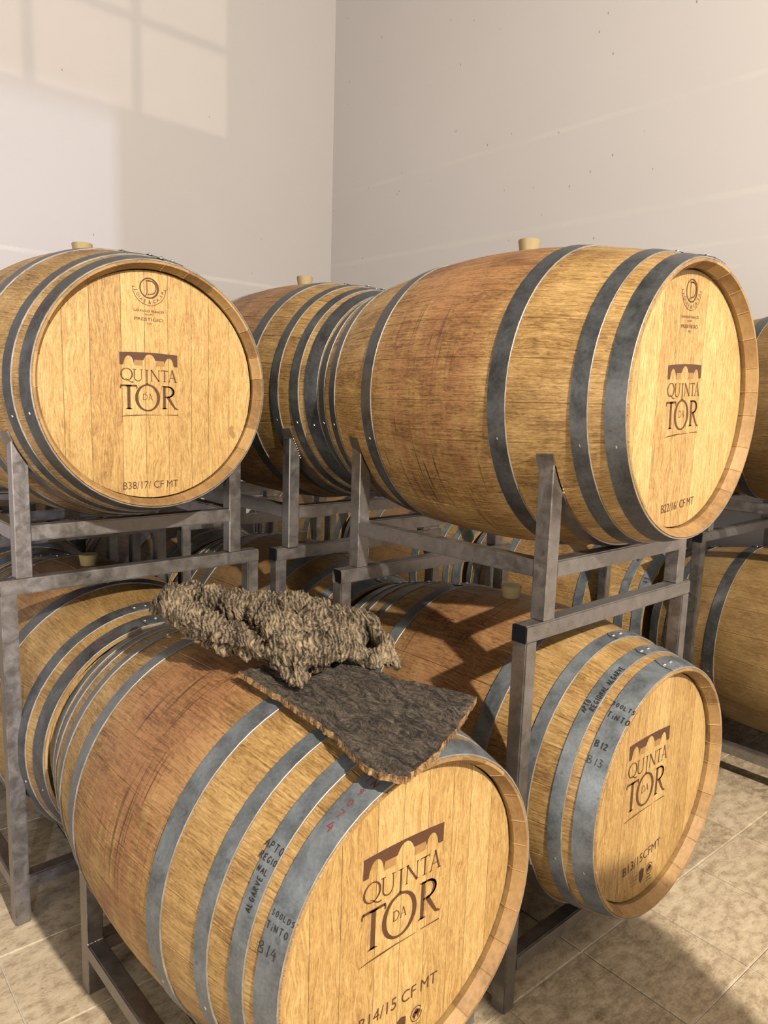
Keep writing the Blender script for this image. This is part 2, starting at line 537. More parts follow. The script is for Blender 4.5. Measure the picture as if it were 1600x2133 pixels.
HEADS = [head_boards(11), head_boards(12, 8), head_boards(13, 9)]
N = 48
REAR_ME = mesh_from('rear_head', [P(.309, 2 * PI * k / N, L - HY) for k in range(N)], [tuple(range(N))], HEAD)


def hoop_mesh(t0, t1, th0=0, th1=2 * PI, lift=.0, mat=HOOP, round_end=0.0):
    seg = max(3, int(72 * abs(th1 - th0) / (2 * PI)))
    full = abs(th1 - th0) > 6.2
    pr = [(rad(t0) + .0003, t0), (rad(t0) + .0028 + lift, t0), (rad(t0) + .0040 + lift, t0 + .0009), (rad((t0 + t1) / 2) + .0040 + lift, (t0 + t1) / 2), (rad(t1) + .0040 + lift, t1 - .0009), (rad(t1) + .0028 + lift, t1), (rad(t1) + .0003, t1)]
    vs, fs, mi = [], [], []
    n = len(pr)
    tm = (t0 + t1) / 2
    for k in range(seg + (0 if full else 1)):
        f = k / seg
        a = th0 + (th1 - th0) * f
        for r, y in pr:
            aa = a
            if round_end and k == seg:
                aa = a - round_end * (2 * abs(y - tm) / (t1 - t0)) ** 3
            if round_end and k == 0:
                aa = a + round_end * (2 * abs(y - tm) / (t1 - t0)) ** 3
            vs.append(P(r, aa, y))
    m = seg if full else seg
    for k in range(m):
        k2 = (k + 1) % seg if full else k + 1
        for c in range(n - 1):
            fs.append((k * n + c, k * n + c + 1, k2 * n + c + 1, k2 * n + c))
            mi.append(1 if c in (0, 1) and not lift else 0)  # front edge faces take the painted glint
    if not full:
        mi += [0, 0]
        fs.append(tuple(range(n)))
        fs.append(tuple(seg * n + c for c in reversed(range(n))))
    me = mesh_from('hoop', vs, fs, [mat, HOOP_GLINT], mi, True, 35)
    return me


def rivet_mesh(th, t, r=.0062):
    bm = bmesh.new()
    bmesh.ops.create_uvsphere(bm, u_segments=10, v_segments=6, radius=r)
    rot = Matrix.Rotation(th, 4, 'Y')
    for v in bm.verts:
        v.co.z *= .62
        v.co = rot @ v.co
        v.co += Vector(P(rad(t) + .0062, th, t))
    return bm_mesh('rivet', bm, RIVET, True)


def nail_mesh(th, t):
    bm = bmesh.new()
    box(bm, (-.0032, -.0022, -.001), (.0032, .0022, .002), .0007)
    rot = Matrix.Rotation(th, 4, 'Y') @ Matrix.Rotation(.4, 4, 'Z')
    for v in bm.verts:
        v.co = rot @ v.co
        v.co += Vector(P(rad(t) + .003, th, t))
    return bm_mesh('nail', bm, RIVET)


FRONT = {'A': [(.002, .047), (.083, .122), (.280, .329)], 'B': [(.002, .053), (.077, .112), (.164, .199), (.299, .347)]}
PAT = {k: v + [(L - b, L - a) for a, b in reversed(v)] for k, v in FRONT.items()}
HOOPS = {}
for k, v in PAT.items():
    for dark in (0, 1):
        mt = HOOP_DARK if dark else HOOP
        HOOPS[k, dark] = [(hoop_mesh(a, b, mat=mt),
                           hoop_mesh(a + .0006, b - .0006, -.10, .13, .0022, mt, .03),
                           [rivet_mesh(-.065, (a + b) / 2), rivet_mesh(.03, (a + b) / 2)],
                           nail_mesh(-1.85, (a + b) / 2)) for a, b in v]

bm = bmesh.new()
bmesh.ops.create_cone(bm, cap_ends=True, segments=28, radius1=.0245, radius2=.0325, depth=.046)
top = [f for f in bm.faces if f.normal.z > .9][0]
bmesh.ops.bevel(bm, geom=list(top.edges), offset=.0025, segments=2, affect='EDGES')
for v in bm.verts:
    v.co += Vector((0, L / 2, AX + RB + .013))
BUNG_ME = bm_mesh('bung', bm, BUNG, True, 40)

LAP_TURN = {}


def about_axis(o, a):
    R_ = Matrix.Rotation(a, 4, 'Y')
    p = Vector((0, 0, AX))
    o.matrix_local = Matrix.Translation(p - R_ @ p) @ R_


def barrel(xc, zc, y0, pat, label, seed, stain=.8, age_shade=0.0, dark=0, head=0, lap=0.05, detail=2):
    b = thing('wine_barrel', (xc, y0, zc - AX), label, 'barrel', 'oak wine barrels')
    col = (seed, stain, age_shade, 1)  # third value darkens the wood, high in the back rows as painted shade
    for me in STAVE_ME:
        put('stave', me, b, col)
    for me in HEADS[head]:
        put('head_board', me, b, col)
    put('rear_head', REAR_ME, b, col)
    hs = []
    for k, (hm, lm, rv, nm) in enumerate(HOOPS[pat, dark]):
        h = put('hoop', hm, b)
        hs.append(h)
        if detail:
            a = lap + .012 * k
            about_axis(put('hoop_lap', lm, h), a)
            for r in rv:
                about_axis(put('rivet', r, h), a)
            if detail > 1:
                about_axis(put('nail', nm, h), random.uniform(-.05, .05))
    put('bung', BUNG_ME, b)
    return b, hs


# ------------------------------------------------------------------ prints on the heads
class Poly:
    def __init__(self):
        self.v, self.f = [], []

    def add(self, pts):
        b = len(self.v)
        self.v += pts
        self.f.append(tuple(range(b, b + len(pts))))

    def strip(self, A, B, closed=False):
        b = len(self.v)
        n = len(A)
        self.v += list(A) + list(B)
        for i in range(n if closed else n - 1):
            j = (i + 1) % n
            self.f.append((b + i, b + j, b + n + j, b + n + i))

    def rect(self, x0, z0, x1, z1):
        self.add([(x0, z0), (x1, z0), (x1, z1), (x0, z1)])

    def ring(self, cx, cz, rx, rz, tx_, tz_, n=40, a0=0, a1=2 * PI, shift=0):
        closed = abs(a1 - a0) > 6.2
        m = n if closed else n + 1
        A, B = [], []
        for i in range(m):
            a = a0 + (a1 - a0) * i / n
            A.append((cx + rx * math.cos(a), cz + rz * math.sin(a)))
            B.append((cx + shift + (rx - tx_) * math.cos(a), cz + (rz - tz_) * math.sin(a)))
        self.strip(A, B, closed)

    def stroke(self, pts, w0, w1=None):
        w1 = w0 if w1 is None else w1
        A, B = [], []
        n = len(pts)
        for i, p in enumerate(pts):
            q0, q1 = pts[max(i - 1, 0)], pts[min(i + 1, n - 1)]
            dx_, dz_ = q1[0] - q0[0], q1[1] - q0[1]
            l = math.hypot(dx_, dz_) or 1
            w = (w0 + (w1 - w0) * i / max(n - 1, 1)) / 2
            A.append((p[0] - dz_ / l * w, p[1] + dx_ / l * w))
            B.append((p[0] + dz_ / l * w, p[1] - dx_ / l * w))
        self.strip(A, B)

    def stem(self, x, z0, z1, w, ser=.004, st=.0016):
        self.rect(x - w / 2, z0, x + w / 2, z1)
        for z, s_ in ((z0, 1), (z1, -1)):
            self.add([(x - w / 2 - ser, z), (x + w / 2 + ser, z), (x + w / 2, z + s_ * st * 1.6), (x - w / 2, z + s_ * st * 1.6)])

    def tr(self, dx_=0, dz_=0, s_=1, rot=0):
        c, si = math.cos(rot), math.sin(rot)
        self.v = [(dx_ + s_ * (c * x - si * z), dz_ + s_ * (si * x + c * z)) for x, z in self.v]
        return self

    def merge(self, o):
        b = len(self.v)
        self.v += o.v
        self.f += [tuple(i + b for i in f) for f in o.f]
        return self

    def on_head(self, lift=.0007):
        return [(x, HY - lift, AX + z) for x, z in self.v]


def arc(cx, cz, rx, rz, a0, a1, n=14):
    return [(cx + rx * math.cos(a0 + (a1 - a0) * i / n), cz + rz * math.sin(a0 + (a1 - a0) * i / n)) for i in range(n + 1)]


_fc = {}


def font_poly(txt, size, dx_=0, dz_=0, align='CENTER', squeeze=1.0):
    key = txt
    if key not in _fc:
        cu = bpy.data.curves.new('lettering', 'FONT')
        cu.body = txt
        cu.size = 1
        cu.resolution_u = 3
        ob = bpy.data.objects.new('lettering', cu)
        COL.objects.link(ob)
        dg = bpy.context.evaluated_depsgraph_get()
        dg.update()
        me = bpy.data.meshes.new_from_object(ob.evaluated_get(dg))
        _fc[key] = ([(v.co.x, v.co.y) for v in me.vertices], [tuple(p.vertices) for p in me.polygons])
        bpy.data.objects.remove(ob)
        bpy.data.meshes.remove(me)
    v, f = _fc[key]
    x0, x1 = min(p[0] for p in v), max(p[0] for p in v)
    off = -(x0 + x1) / 2 if align == 'CENTER' else -x0
    pl = Poly()
    pl.v = [((x + off) * size * squeeze + dx_, z * size + dz_) for x, z in v]
    pl.f = list(f)
    return pl


def fit_text(txt, width, height, dx_, dz_):
    v = font_poly(txt, 1)
    w = max(p[0] for p in v.v) - min(p[0] for p in v.v)
    h = max(p[1] for p in v.v)
    size = height / h
    return font_poly(txt, size, dx_, dz_, 'CENTER', width / (w * size))


def logo():
    p = Poly()
    # QUINTA
    p.ring(-.0705, .0305, .0178, .0168, .0042, .0020, 36)
    p.stroke([(-.0745, .019), (-.069, .0175), (-.0635, .0125), (-.057, .0095), (-.0515, .0105)], .0012, .003)
    p.stroke([(-.0488, .0445), (-.0488, .024)] + arc(-.0385, .024, .0103, .0107, PI, 2 * PI) + [(-.0282, .0445)], .0028, .0018)
    p.rect(-.0535, .0437, -.044, .0452); p.rect(-.0322, .0437, -.0242, .0452)
    p.stem(-.0125, .0055, .0447, .0032, .0062, .0012)
    p.stem(.0005, .0138, .0447, .0017, .0032, .001)
    p.stroke([(.0002, .0447), (.0225, .0135)], .0036)
    p.stem(.0225, .0145, .0447, .0017, .0032, .001)
    p.stem(.0392, .0135, .0447, .0031, .0034, .001)
    p.rect(.0288, .0432, .0496, .0450); p.rect(.0288, .0405, .0300, .0437); p.rect(.0484, .0405, .0496, .0437)
    p.stroke([(.0625, .0465), (.0530, .0135)], .0016)
    p.stroke([(.0615, .0468), (.0725, .0135)], .0036)
    p.rect(.0555, .0240, .0688, .0254); p.rect(.0492, .0132, .0570, .0145); p.rect(.0680, .0132, .0770, .0145)
    # TOR
    p.rect(-.0865, -.0022, -.0435, .0026)
    p.stroke([(-.0862, .0015), (-.0885, -.004), (-.0878, -.0085)], .0045, .0025)
    p.stroke([(-.0440, .0015), (-.0418, -.004), (-.0426, -.0085)], .0045, .0025)
    p.stem(-.0652, -.0635, .0010, .0088, .0068, .0022)
    p.ring(-.0112, -.0318, .0362, .0375, .0088, .0042, 48)
    p.stem(.0382, -.0620, .0020, .0080, .0060, .002)
    p.stroke([(.0405, .0000)] + arc(.0500, -.0145, .0165, .0140, PI / 2, -PI / 2) + [(.0400, -.0290)], .0036)
    p.ring(.0470, -.0143, .0222, .0165, .0085, .0028, 20, -PI / 2, PI / 2)
    p.stroke([(.0480, -.0275), (.0600, -.046), (.0700, -.0600), (.0790, -.0635)], .0085, .0035)
    # DA
    p.stem(-.0235, -.0375, -.0215, .0015, .0016, .0006)
    p.stroke([(-.0235, -.0217)] + arc(-.0205, -.0295, .0080, .0078, PI / 2, -PI / 2) + [(-.0235, -.0373)], .0014)
    p.stroke([(-.0035, -.0207), (-.0088, -.0378)], .0009)
    p.stroke([(-.0038, -.0207), (.0020, -.0378)], .0018)
    p.rect(-.0070, -.0325, -.0005, -.0317); p.rect(-.0108, -.0380, -.0068, -.0373); p.rect(-.0004, -.0380, .0046, -.0373)
    # brush underline
    p.stroke([(-.090, -.0835), (-.072, -.0815), (-.050, -.0803)], .0009, .0030)
    p.stroke([(-.050, -.0803), (-.020, -.0790), (.028, -.0792)], .0034, .0008)
    p.stroke([(.036, -.0785), (.056, -.0788), (.079, -.0792)], .0010, .0026)
    # bridge with three arches; the hatched spandrels below are a second, softer print
    N_ = 96
    top_, bot_ = [], []
    arches = ((-.0637, .0145, .0805), (-.0045, .0195, .0868), (.0530, .0135, .0790))
    xs = [-.0895 + (.168) * k / N_ for k in range(N_ + 1)]
    for x in xs:
        zt = .0885 + .0030 * (1 - ((x + .0055) / .084) ** 2)
        zb = .0560 if (x < -.0775 or x > .0660) else .0705
        for c, h, t in arches:
            if abs(x - c) < h:
                zb = max(.0705 if c != -.0637 and c != .0530 else .0600, .056 + (t - .056) * math.sqrt(1 - ((x - c) / h) ** 2))
        top_.append((x, zt)); bot_.append((x, min(zb, zt - .001)))
    p.strip(top_, bot_)
    soft = []
    for x0, x1 in ((-.0487, -.0245), (.0155, .0390)):
        q = Poly()
        q.rect(x0, .0560, x1, .0702)
        soft.append(q)
    return p, soft


def emblem():
    p = Poly()
    p.ring(-.002, .263, .0280, .0275, .0048, .0034, 40, shift=-.0012)
    p.stroke([(-.0100, .2825), (-.0085, .282), (-.0085, .252), (-.0095, .2455), (-.0135, .2425)], .0016, .0028)
    p.rect(-.0120, .2812, .0030, .2830)
    p.stroke([(-.0060, .2822)] + arc(.0020, .2650, .0155, .0172, PI / 2, -PI / 2) + [(.0000, .2478)], .0028)
    p.ring(-.0035, .2465, .0022, .0022, .0022, .0022, 10)
    p.ring(-.002, .2650, .0480, .0480, .0013, .0013, 30, PI + .05, 2 * PI - .05)
    p.rect(-.0520, .2625, -.0430, .2637); p.rect(.0390, .2625, .0470, .2637)
    txt = 'J.DIAS & CA.SA'
    wts = {'.': .45, ' ': .45, 'J': .6, 'I': .5}
    tot_ = sum(wts.get(c, 1) for c in txt)
    a = PI + .16
    for c in txt:
        w = wts.get(c, 1) / tot_ * (PI - .30)
        if c != ' ':
            am = a + w / 2
            g = font_poly(c, .0125)
            g.tr(-.002 + .0430 * math.cos(am), .2650 + .0430 * math.sin(am), 1, am + PI / 2)
            p.merge(g)
        a += w
    p.merge(fit_text('CARVALHO FRANCÊS', .088, .0072, -.0045, .1995))
    p.merge(fit_text('ALLIER', .022, .0042, -.0045, .1915))
    p.merge(fit_text('PRESTÍGIO', .083, .0100, -.004, .1765))
    p.merge(fit_text('TM', .012, .0045, -.004, .1665))
    return p


def seals():
    p = Poly()
    p.ring(.058, -.262, .0165, .0175, .0022, .0022, 28, .5, 2 * PI)
    for cx, cz, r in ((.053, -.262, .0062), (.0635, -.260, .0060), (.058, -.256, .0055)):
        p.ring(cx, cz, r, r, r, r, 12)
    p.rect(.0505, -.2720, .0545, -.2655); p.rect(.0610, -.2720, .0645, -.2645)
    p.merge(fit_text('PEFC', .026, .0062, .059, -.2900))
    p.rect(.044, -.2965, .072, -.2945)
    # shield shaped stamp
    p.add([(.004, -.2500), (.016, -.2450), (.028, -.2500), (.027, -.272), (.016, -.2905), (.006, -.276)])
    q = Poly()
    for k, z in enumerate((-.258, -.268, -.280)):
        q.rect(-.036, z, -.004 - .003 * k, z + .005)
    return p, q


def print_on(b, name, pl, mat, lift=.0007):
    return put(name, mesh_from(name, pl.on_head(lift), pl.f, mat), b)


# handwriting in felt pen: single-stroke capitals, curved onto the hoops
GL = {
    'A': [[(0, 0), (.35, 1), (.7, 0)], [(.12, .38), (.6, .4)]],
    'B': [[(0, 0), (.03, 1), (.45, .95), (.5, .7), (.1, .52), (.55, .42), (.58, .1), (0, 0)]],
    'C': [[(.6, .85), (.3, 1), (.05, .6), (.1, .15), (.4, 0), (.65, .12)]],
    'D': [[(0, 0), (0, 1), (.5, .8), (.6, .4), (.4, .08), (0, 0)]],
    'E': [[(.55, 1), (0, 1), (0, 0), (.55, 0)], [(0, .5), (.45, .5)]],
    'F': [[(.6, 1), (0, 1), (0, 0)], [(0, .55), (.45, .55)]],
    'G': [[(.6, .85), (.3, 1), (.03, .6), (.1, .1), (.45, 0), (.62, .4), (.35, .42)]],
    'I': [[(.1, 0), (.1, 1)]],
    'i': [[(.1, 0), (.1, .6)], [(.1, .85), (.12, .95)]],
    'L': [[(0, 1), (0, 0), (.5, .02)]],
    'N': [[(0, 0), (0, .95), (.55, .05), (.57, 1)]],
    'O': [[(.3, 1), (.05, .75), (.05, .25), (.3, 0), (.58, .25), (.58, .75), (.3, 1)]],
    'P': [[(0, 0), (.03, 1), (.5, .95), (.55, .6), (.05, .5)]],
    'R': [[(0, 0), (.03, 1), (.5, .95), (.5, .6), (.05, .5), (.6, 0)]],
    'S': [[(.55, .9), (.25, 1), (.05, .75), (.5, .4), (.45, .08), (.05, .05)]],
    'T': [[(0, 1), (.65, 1)], [(.32, 1), (.3, 0)]],
    'U': [[(0, 1), (.05, .15), (.3, 0), (.55, .2), (.58, 1)]],
    'V': [[(0, 1), (.3, 0), (.6, 1)]],
    '0': [[(.3, 1), (.05, .7), (.08, .2), (.3, 0), (.55, .3), (.52, .8), (.3, 1)]],
    '1': [[(.15, 0), (.2, 1)]],
    '2': [[(.05, .8), (.3, 1), (.52, .75), (.05, .03), (.6, .05)]],
    '3': [[(.05, .95), (.5, .95), (.22, .55), (.55, .35), (.4, .03), (.02, .08)]],
    '4': [[(.35, 1), (.02, .4), (.6, .42)], [(.48, .75), (.45, 0)]],
    '7': [[(.02, .95), (.58, .97), (.2, 0)]],
    '9': [[(.5, .65), (.25, .5), (.06, .75), (.28, 1), (.5, .8), (.45, .3), (.2, 0)]],
    ' ': [],
}


def write_on(hoop, entries, mat, lift=.0048):
    """entries: (text, angle in degrees, t along the barrel, height, direction, line width)"""
    jr = random.Random(len(entries) * 7 + 1)
    for txt, ang, t, h, mode, lw in entries:
        vs, fs = [], []
        x = 0.0
        glyphs = []
        for c in txt:
            for st in GL[c]:
                glyphs.append([(x + px * h * .8 + jr.uniform(-.02, .02) * h, pz * h + jr.uniform(-.03, .03) * h) for px, pz in st])
            x += (.85 if c not in 'Ii1 ' else .45) * h
        for st in glyphs:
            pts = []
            for i in range(len(st) - 1):
                for k in range(3):
                    f = k / 3
                    pts.append((st[i][0] * (1 - f) + st[i + 1][0] * f, st[i][1] * (1 - f) + st[i + 1][1] * f))
            pts.append(st[-1])
            pl = Poly()
            pl.stroke([(a_ - x / 2, b_ - h / 2) for a_, b_ in pts], lw * 1.5)
            b0 = len(vs)
            for sx, sz in pl.v:
                if mode == 'across':        # reads towards the front head, upright
                    y, th = t - sx, math.radians(ang) + sz / .36
                elif mode == 'along':       # runs up the hoop, letter tops to the back
                    y, th = t + sz, math.radians(ang) + sx / .36
                else:                       # runs down the hoop, letter tops to the front
                    y, th = t - sz, math.radians(ang) - sx / .36
                vs.append(P(rad(y) + lift, th, y))
            fs += [tuple(i + b0 for i in f) for f in pl.f]
        nm = 'brand_stamp' if mat is INK else 'handwriting'
        put(nm, mesh_from(nm, vs, fs, mat), hoop)


# ---- the barrels themselves
b14, h14 = barrel(.946, .518, .894, 'B', 'oak barrel in front stamped B14/15, bark lying on its top', .13, 1.0, 0.2, 0, 0, -.05)
b13, h13 = barrel(1.788, .523, .84, 'B', 'oak barrel stamped B13/15, standing low behind the steel leg', .52, .85, 0.15, 0, 1, .02)
b24, h24 = barrel(.925, .521, 1.977, 'A', 'oak barrel marked B24 on its dark hoop, half hidden behind the bark', .71, .9, 0.6, 1, 2, -.03)
b38, h38 = barrel(.919, 1.533, 1.94, 'A', 'upper oak barrel with round pale head stamped B38/17', .27, .25, 0.12, 1, 0, .12)
b22, h22 = barrel(1.771, 1.534, .834, 'A', 'upper wine-stained oak barrel with pale head stamped B22/16', .88, .85, 0.0, 1, 1, .10)
bm2, hm2 = barrel(1.771, 1.539, 1.918, 'B', 'upper oak barrel between and behind the B38 and B22 barrels', .36, .8, 0.12, 1, 2, .10)
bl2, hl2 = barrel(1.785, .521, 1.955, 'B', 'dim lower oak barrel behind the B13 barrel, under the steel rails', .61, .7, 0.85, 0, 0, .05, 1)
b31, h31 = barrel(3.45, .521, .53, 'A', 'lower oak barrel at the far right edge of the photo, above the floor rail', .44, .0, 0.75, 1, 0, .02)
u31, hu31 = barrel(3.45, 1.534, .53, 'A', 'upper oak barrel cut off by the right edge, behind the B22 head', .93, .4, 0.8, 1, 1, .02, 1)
b32, h32 = barrel(3.45, .521, 1.65, 'A', 'lower oak barrel with 49 written on its hoop, seen under the B22 barrel', .05, .3, 0.05, 0, 2, .1)
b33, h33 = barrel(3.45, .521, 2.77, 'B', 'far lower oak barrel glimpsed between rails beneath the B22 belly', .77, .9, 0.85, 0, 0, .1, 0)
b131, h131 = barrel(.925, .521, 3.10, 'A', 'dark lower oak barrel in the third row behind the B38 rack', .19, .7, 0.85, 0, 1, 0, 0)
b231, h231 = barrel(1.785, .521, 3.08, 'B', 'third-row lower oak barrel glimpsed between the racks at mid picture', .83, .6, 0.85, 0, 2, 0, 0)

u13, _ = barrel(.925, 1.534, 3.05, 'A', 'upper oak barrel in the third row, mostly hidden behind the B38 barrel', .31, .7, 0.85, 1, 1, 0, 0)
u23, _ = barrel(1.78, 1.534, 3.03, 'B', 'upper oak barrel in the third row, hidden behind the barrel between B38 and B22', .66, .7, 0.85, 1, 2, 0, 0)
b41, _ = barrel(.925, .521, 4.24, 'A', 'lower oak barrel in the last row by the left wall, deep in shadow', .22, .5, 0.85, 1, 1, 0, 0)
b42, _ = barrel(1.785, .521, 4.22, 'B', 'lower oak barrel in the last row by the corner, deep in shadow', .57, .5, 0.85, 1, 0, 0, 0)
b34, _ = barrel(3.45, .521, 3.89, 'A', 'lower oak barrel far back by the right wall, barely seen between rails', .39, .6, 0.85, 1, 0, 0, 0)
lg, lg_soft = logo()
for b, (dx_, dz_, s_, r_) in ((b38, (-.007, 0, .9925, 0)), (b22, (-.006, 0, .983, .055)), (b13, (-.022, .042, 1.224, .0)), (b14, (-.012, .053, 1.265, -.02))):
    q = Poly(); q.v = list(lg.v); q.f = list(lg.f)
    print_on(b, 'logo_print', q.tr(dx_, dz_, s_, r_), INK)
    for ls in lg_soft:
        q = Poly(); q.v = list(ls.v); q.f = list(ls.f)
        print_on(b, 'logo_hatching', q.tr(dx_, dz_, s_, r_), INK_SOFT)
em = emblem()
for b, (dx_, dz_, r_) in ((b38, (-.007, -.001, 0)), (b22, (0, -.002, .055))):
    q = Poly(); q.v = list(em.v); q.f = list(em.f)
    print_on(b, 'maker_emblem', q.tr(dx_, dz_, 1, r_), INK)
for b, txt, w, h, x, z, r_ in ((b38, 'B38/17/ CF MT', .162, .0205, -.0115, -.2825, 0), (b22, 'B22/16/ CF MT', .165, .0205, .009, -.264, .075), (b13, 'B13/15CFMT', .193, .0255, -.017, -.210, .085), (b14, 'B14/15 CF MT', .212, .026, -.019, -.190, -.035)):
    print_on(b, 'barrel_code', fit_text(txt, w, h, 0, 0).tr(x, z, 1, r_), INK)
for b, dx_, dz_ in ((b13, -.03, .012), (b14, -.027, .026)):
    p1, p2 = seals()
    print_on(b, 'seal_stamp', p1.tr(dx_, dz_), INK)
    print_on(b, 'faded_stamp', p2.tr(dx_, dz_), INK_SOFT)
# a knot scar at the right edge of the B38 head
kn = Poly(); kn.add([(.232, -.118), (.245, -.106), (.252, -.112), (.250, -.122), (.259, -.140), (.250, -.148), (.240, -.136)])
print_on(b38, 'knot_scar', kn, INK_SOFT)
for b in (b38, b22, b13, b14):
    pass

write_on(h14[1], [('APTO', -50.6, .0945, .013, 'across', .0011), ('REGIO', -54, .0945, .0105, 'across', .0011), ('NAL', -57.2, .0945, .010, 'across', .0011), ('ALGARVE', -63.2, .0945, .0105, 'along', .0012)], MARKER)
write_on(h14[0], [('300LDS', -64.2, .024, .0098, 'across', .0009), ('TiNTO', -67.8, .027, .0125, 'across', .001), ('B14', -74, .033, .020, 'across', .0011)], MARKER)
write_on(h14[0], [('TN', -20, .027, .017, 'across', .0013), ('9', -24.6, .027, .015, 'across', .0013), ('0', -29, .027, .014, 'across', .0013), ('7', -33, .027, .016, 'across', .0013), ('4', -37.6, .027, .020, 'across', .0017)], RED_MARKER)
write_on(h13[1], [('APTO', -42.3, .1035, .011, 'along', .0017), ('REGIONAL ALGARVE', -30.5, .087, .0125, 'along', .0017)], MARKER)
write_on(h13[0], [('300LTS', -36.3, .024, .0115, 'across', .0015), ('TiNTO', -41.5, .022, .015, 'across', .0018), ('B12', -54.3, .030, .016, 'across', .0021), ('B13', -61, .030, .019, 'across', .0012)], MARKER)
write_on(h24[0], [('B24', -44, .026, .015, 'across', .0011), ('TN 2094', -27, .026, .015, 'down', .001)], RED_MARKER)
write_on(h38[0], [('TN', -49.5, .026, .013, 'across', .001), ('2', -54.5, .026, .013, 'across', .001), ('0', -58, .026, .012, 'across', .001), ('9', -62, .026, .013, 'across', .001), ('4', -66.5, .026, .016, 'across', .001)], RED_MARKER)
write_on(h38[1], [('S', -48, .103, .013, 'across', .001), ('A', -52, .103, .013, 'across', .001)], RED_MARKER)
write_on(h32[0], [('49', -52.5, .026, .022, 'along', .0022), ('T', -24, .026, .02, 'along', .0022)], MARKER)
write_on(h32[1], [('A', -38, .103, .022, 'along', .0022)], MARKER)

write_on(b13, [('TE', -36, .507, .026, 'across', .0016), ('FF', -31, .60, .024, 'across', .0014), ('II', -25, .50, .022, 'across', .0013)], INK, .0008)

# ------------------------------------------------------------------ steel racks
TW = 0.042


def tube(axis, length, open_ends=False):
    """square steel tube with chamfered edges, hollow ends, along +axis from the origin"""
    bm = bmesh.new()
    box(bm, (0, 0, 0), (TW, TW, length))
    vert = [e for e in bm.edges if abs((e.verts[0].co - e.verts[1].co).z) > length * .5]
    bmesh.ops.bevel(bm, geom=vert, offset=.0035, segments=2, affect='EDGES')
    if open_ends:
        for f in [f for f in bm.faces if abs(f.normal.z) > .9]:
            r = bmesh.ops.inset_region(bm, faces=[f], thickness=.003)
            bmesh.ops.translate(bm, verts=f.verts, vec=(0, 0, -.05 if f.normal.z > 0 else .05))
    if axis == 'x':
        for v in bm.verts:
            v.co = Vector((v.co.z, v.co.x, v.co.y))
    if axis == 'y':
        for v in bm.verts:
            v.co = Vector((v.co.y, v.co.z, v.co.x))
    bmesh.ops.recalc_face_normals(bm, faces=bm.faces)
    return bm_mesh('rail', bm, STEEL, True, 25)


def post(flip):
    """cradle post: top cut on a slant so that the inner edge is lower"""
    h0, h1 = .372, .310
    pr = [(0, 0), (TW, 0), (TW, h1), (.012, h0), (0, h0)]
    if flip:
        pr = [(TW - x, z) for x, z in pr][::-1]
    bm = bmesh.new()
    A = [bm.verts.new((x, 0, z)) for x, z in pr]
    B = [bm.verts.new((x, TW, z)) for x, z in pr]
    bm.faces.new(A); bm.faces.new(B[::-1])
    n = len(pr)
    for i in range(n):
        bm.faces.new((A[i], B[i], B[(i + 1) % n], A[(i + 1) % n]))
    bmesh.ops.recalc_face_normals(bm, faces=bm.faces)
    bmesh.ops.bevel(bm, geom=[e for e in bm.edges], offset=.0022, segments=1, affect='EDGES')
    return bm_mesh('post', bm, STEEL)


CW, LW, DP = .69, .80, .728       # cradle width, leg width, depth
AXH = .521                        # barrel axis above a rack's base
POST = {0: post(False), 1: post(True)}
LEG = tube('z', .966)
RAIL_C = tube('x', CW - 2 * TW)
RAIL_L = tube('x', LW - 2 * TW)
RAIL_T = tube('x', LW, True)
SIDE = tube('y', DP - 2 * TW)
bm = bmesh.new(); box(bm, (-.004, .0005, .0005), (0, TW - .0005, TW - .0005), .0012); box(bm, (0, .003, .003), (.03, TW - .003, TW - .003))
CAP = bm_mesh('end_cap', bm, PLASTIC)


def saddle_mesh(off, half):
    """steel strip bent round the underside of the barrel; off = distance from its front head"""
    vs, fs = [], []
    y0, y1 = 0, TW
    n = 34
    for i in range(n + 1):
        a = PI - half + 2 * half * i / n
        for y, e in ((y0, 0), (y1, 0), (y1, .0042), (y0, .0042)):
            r = rad(off + y) + .0006 + e
            vs.append((r * math.sin(a), y, r * math.cos(a)))
    for i in range(n):
        for k in range(4):
            k2 = (k + 1) % 4
            fs.append((i * 4 + k, i * 4 + k2, i * 4 + 4 + k2, i * 4 + 4 + k))
    fs.append((0, 1, 2, 3)); fs.append((n * 4 + 3, n * 4 + 2, n * 4 + 1, n * 4))
    return mesh_from('saddle', vs, fs, STEEL, None, True, 35)


def weld_mesh(n=9):
    bm = bmesh.new()
    for i in range(n):
        f = i / (n - 1)
        r = bmesh.ops.create_icosphere(bm, subdivisions=1, radius=.0032)
        for v in r['verts']:
            v.co += Vector((.014 + .030 * f + random.uniform(-.0006, .0006), -.001, .372 - .064 * f - .002))
    return bm_mesh('weld_bead', bm, WELD, True)


WELD_ME = weld_mesh()


def at(o, x, y, z):
    o.location = (x, y, z)
    return o


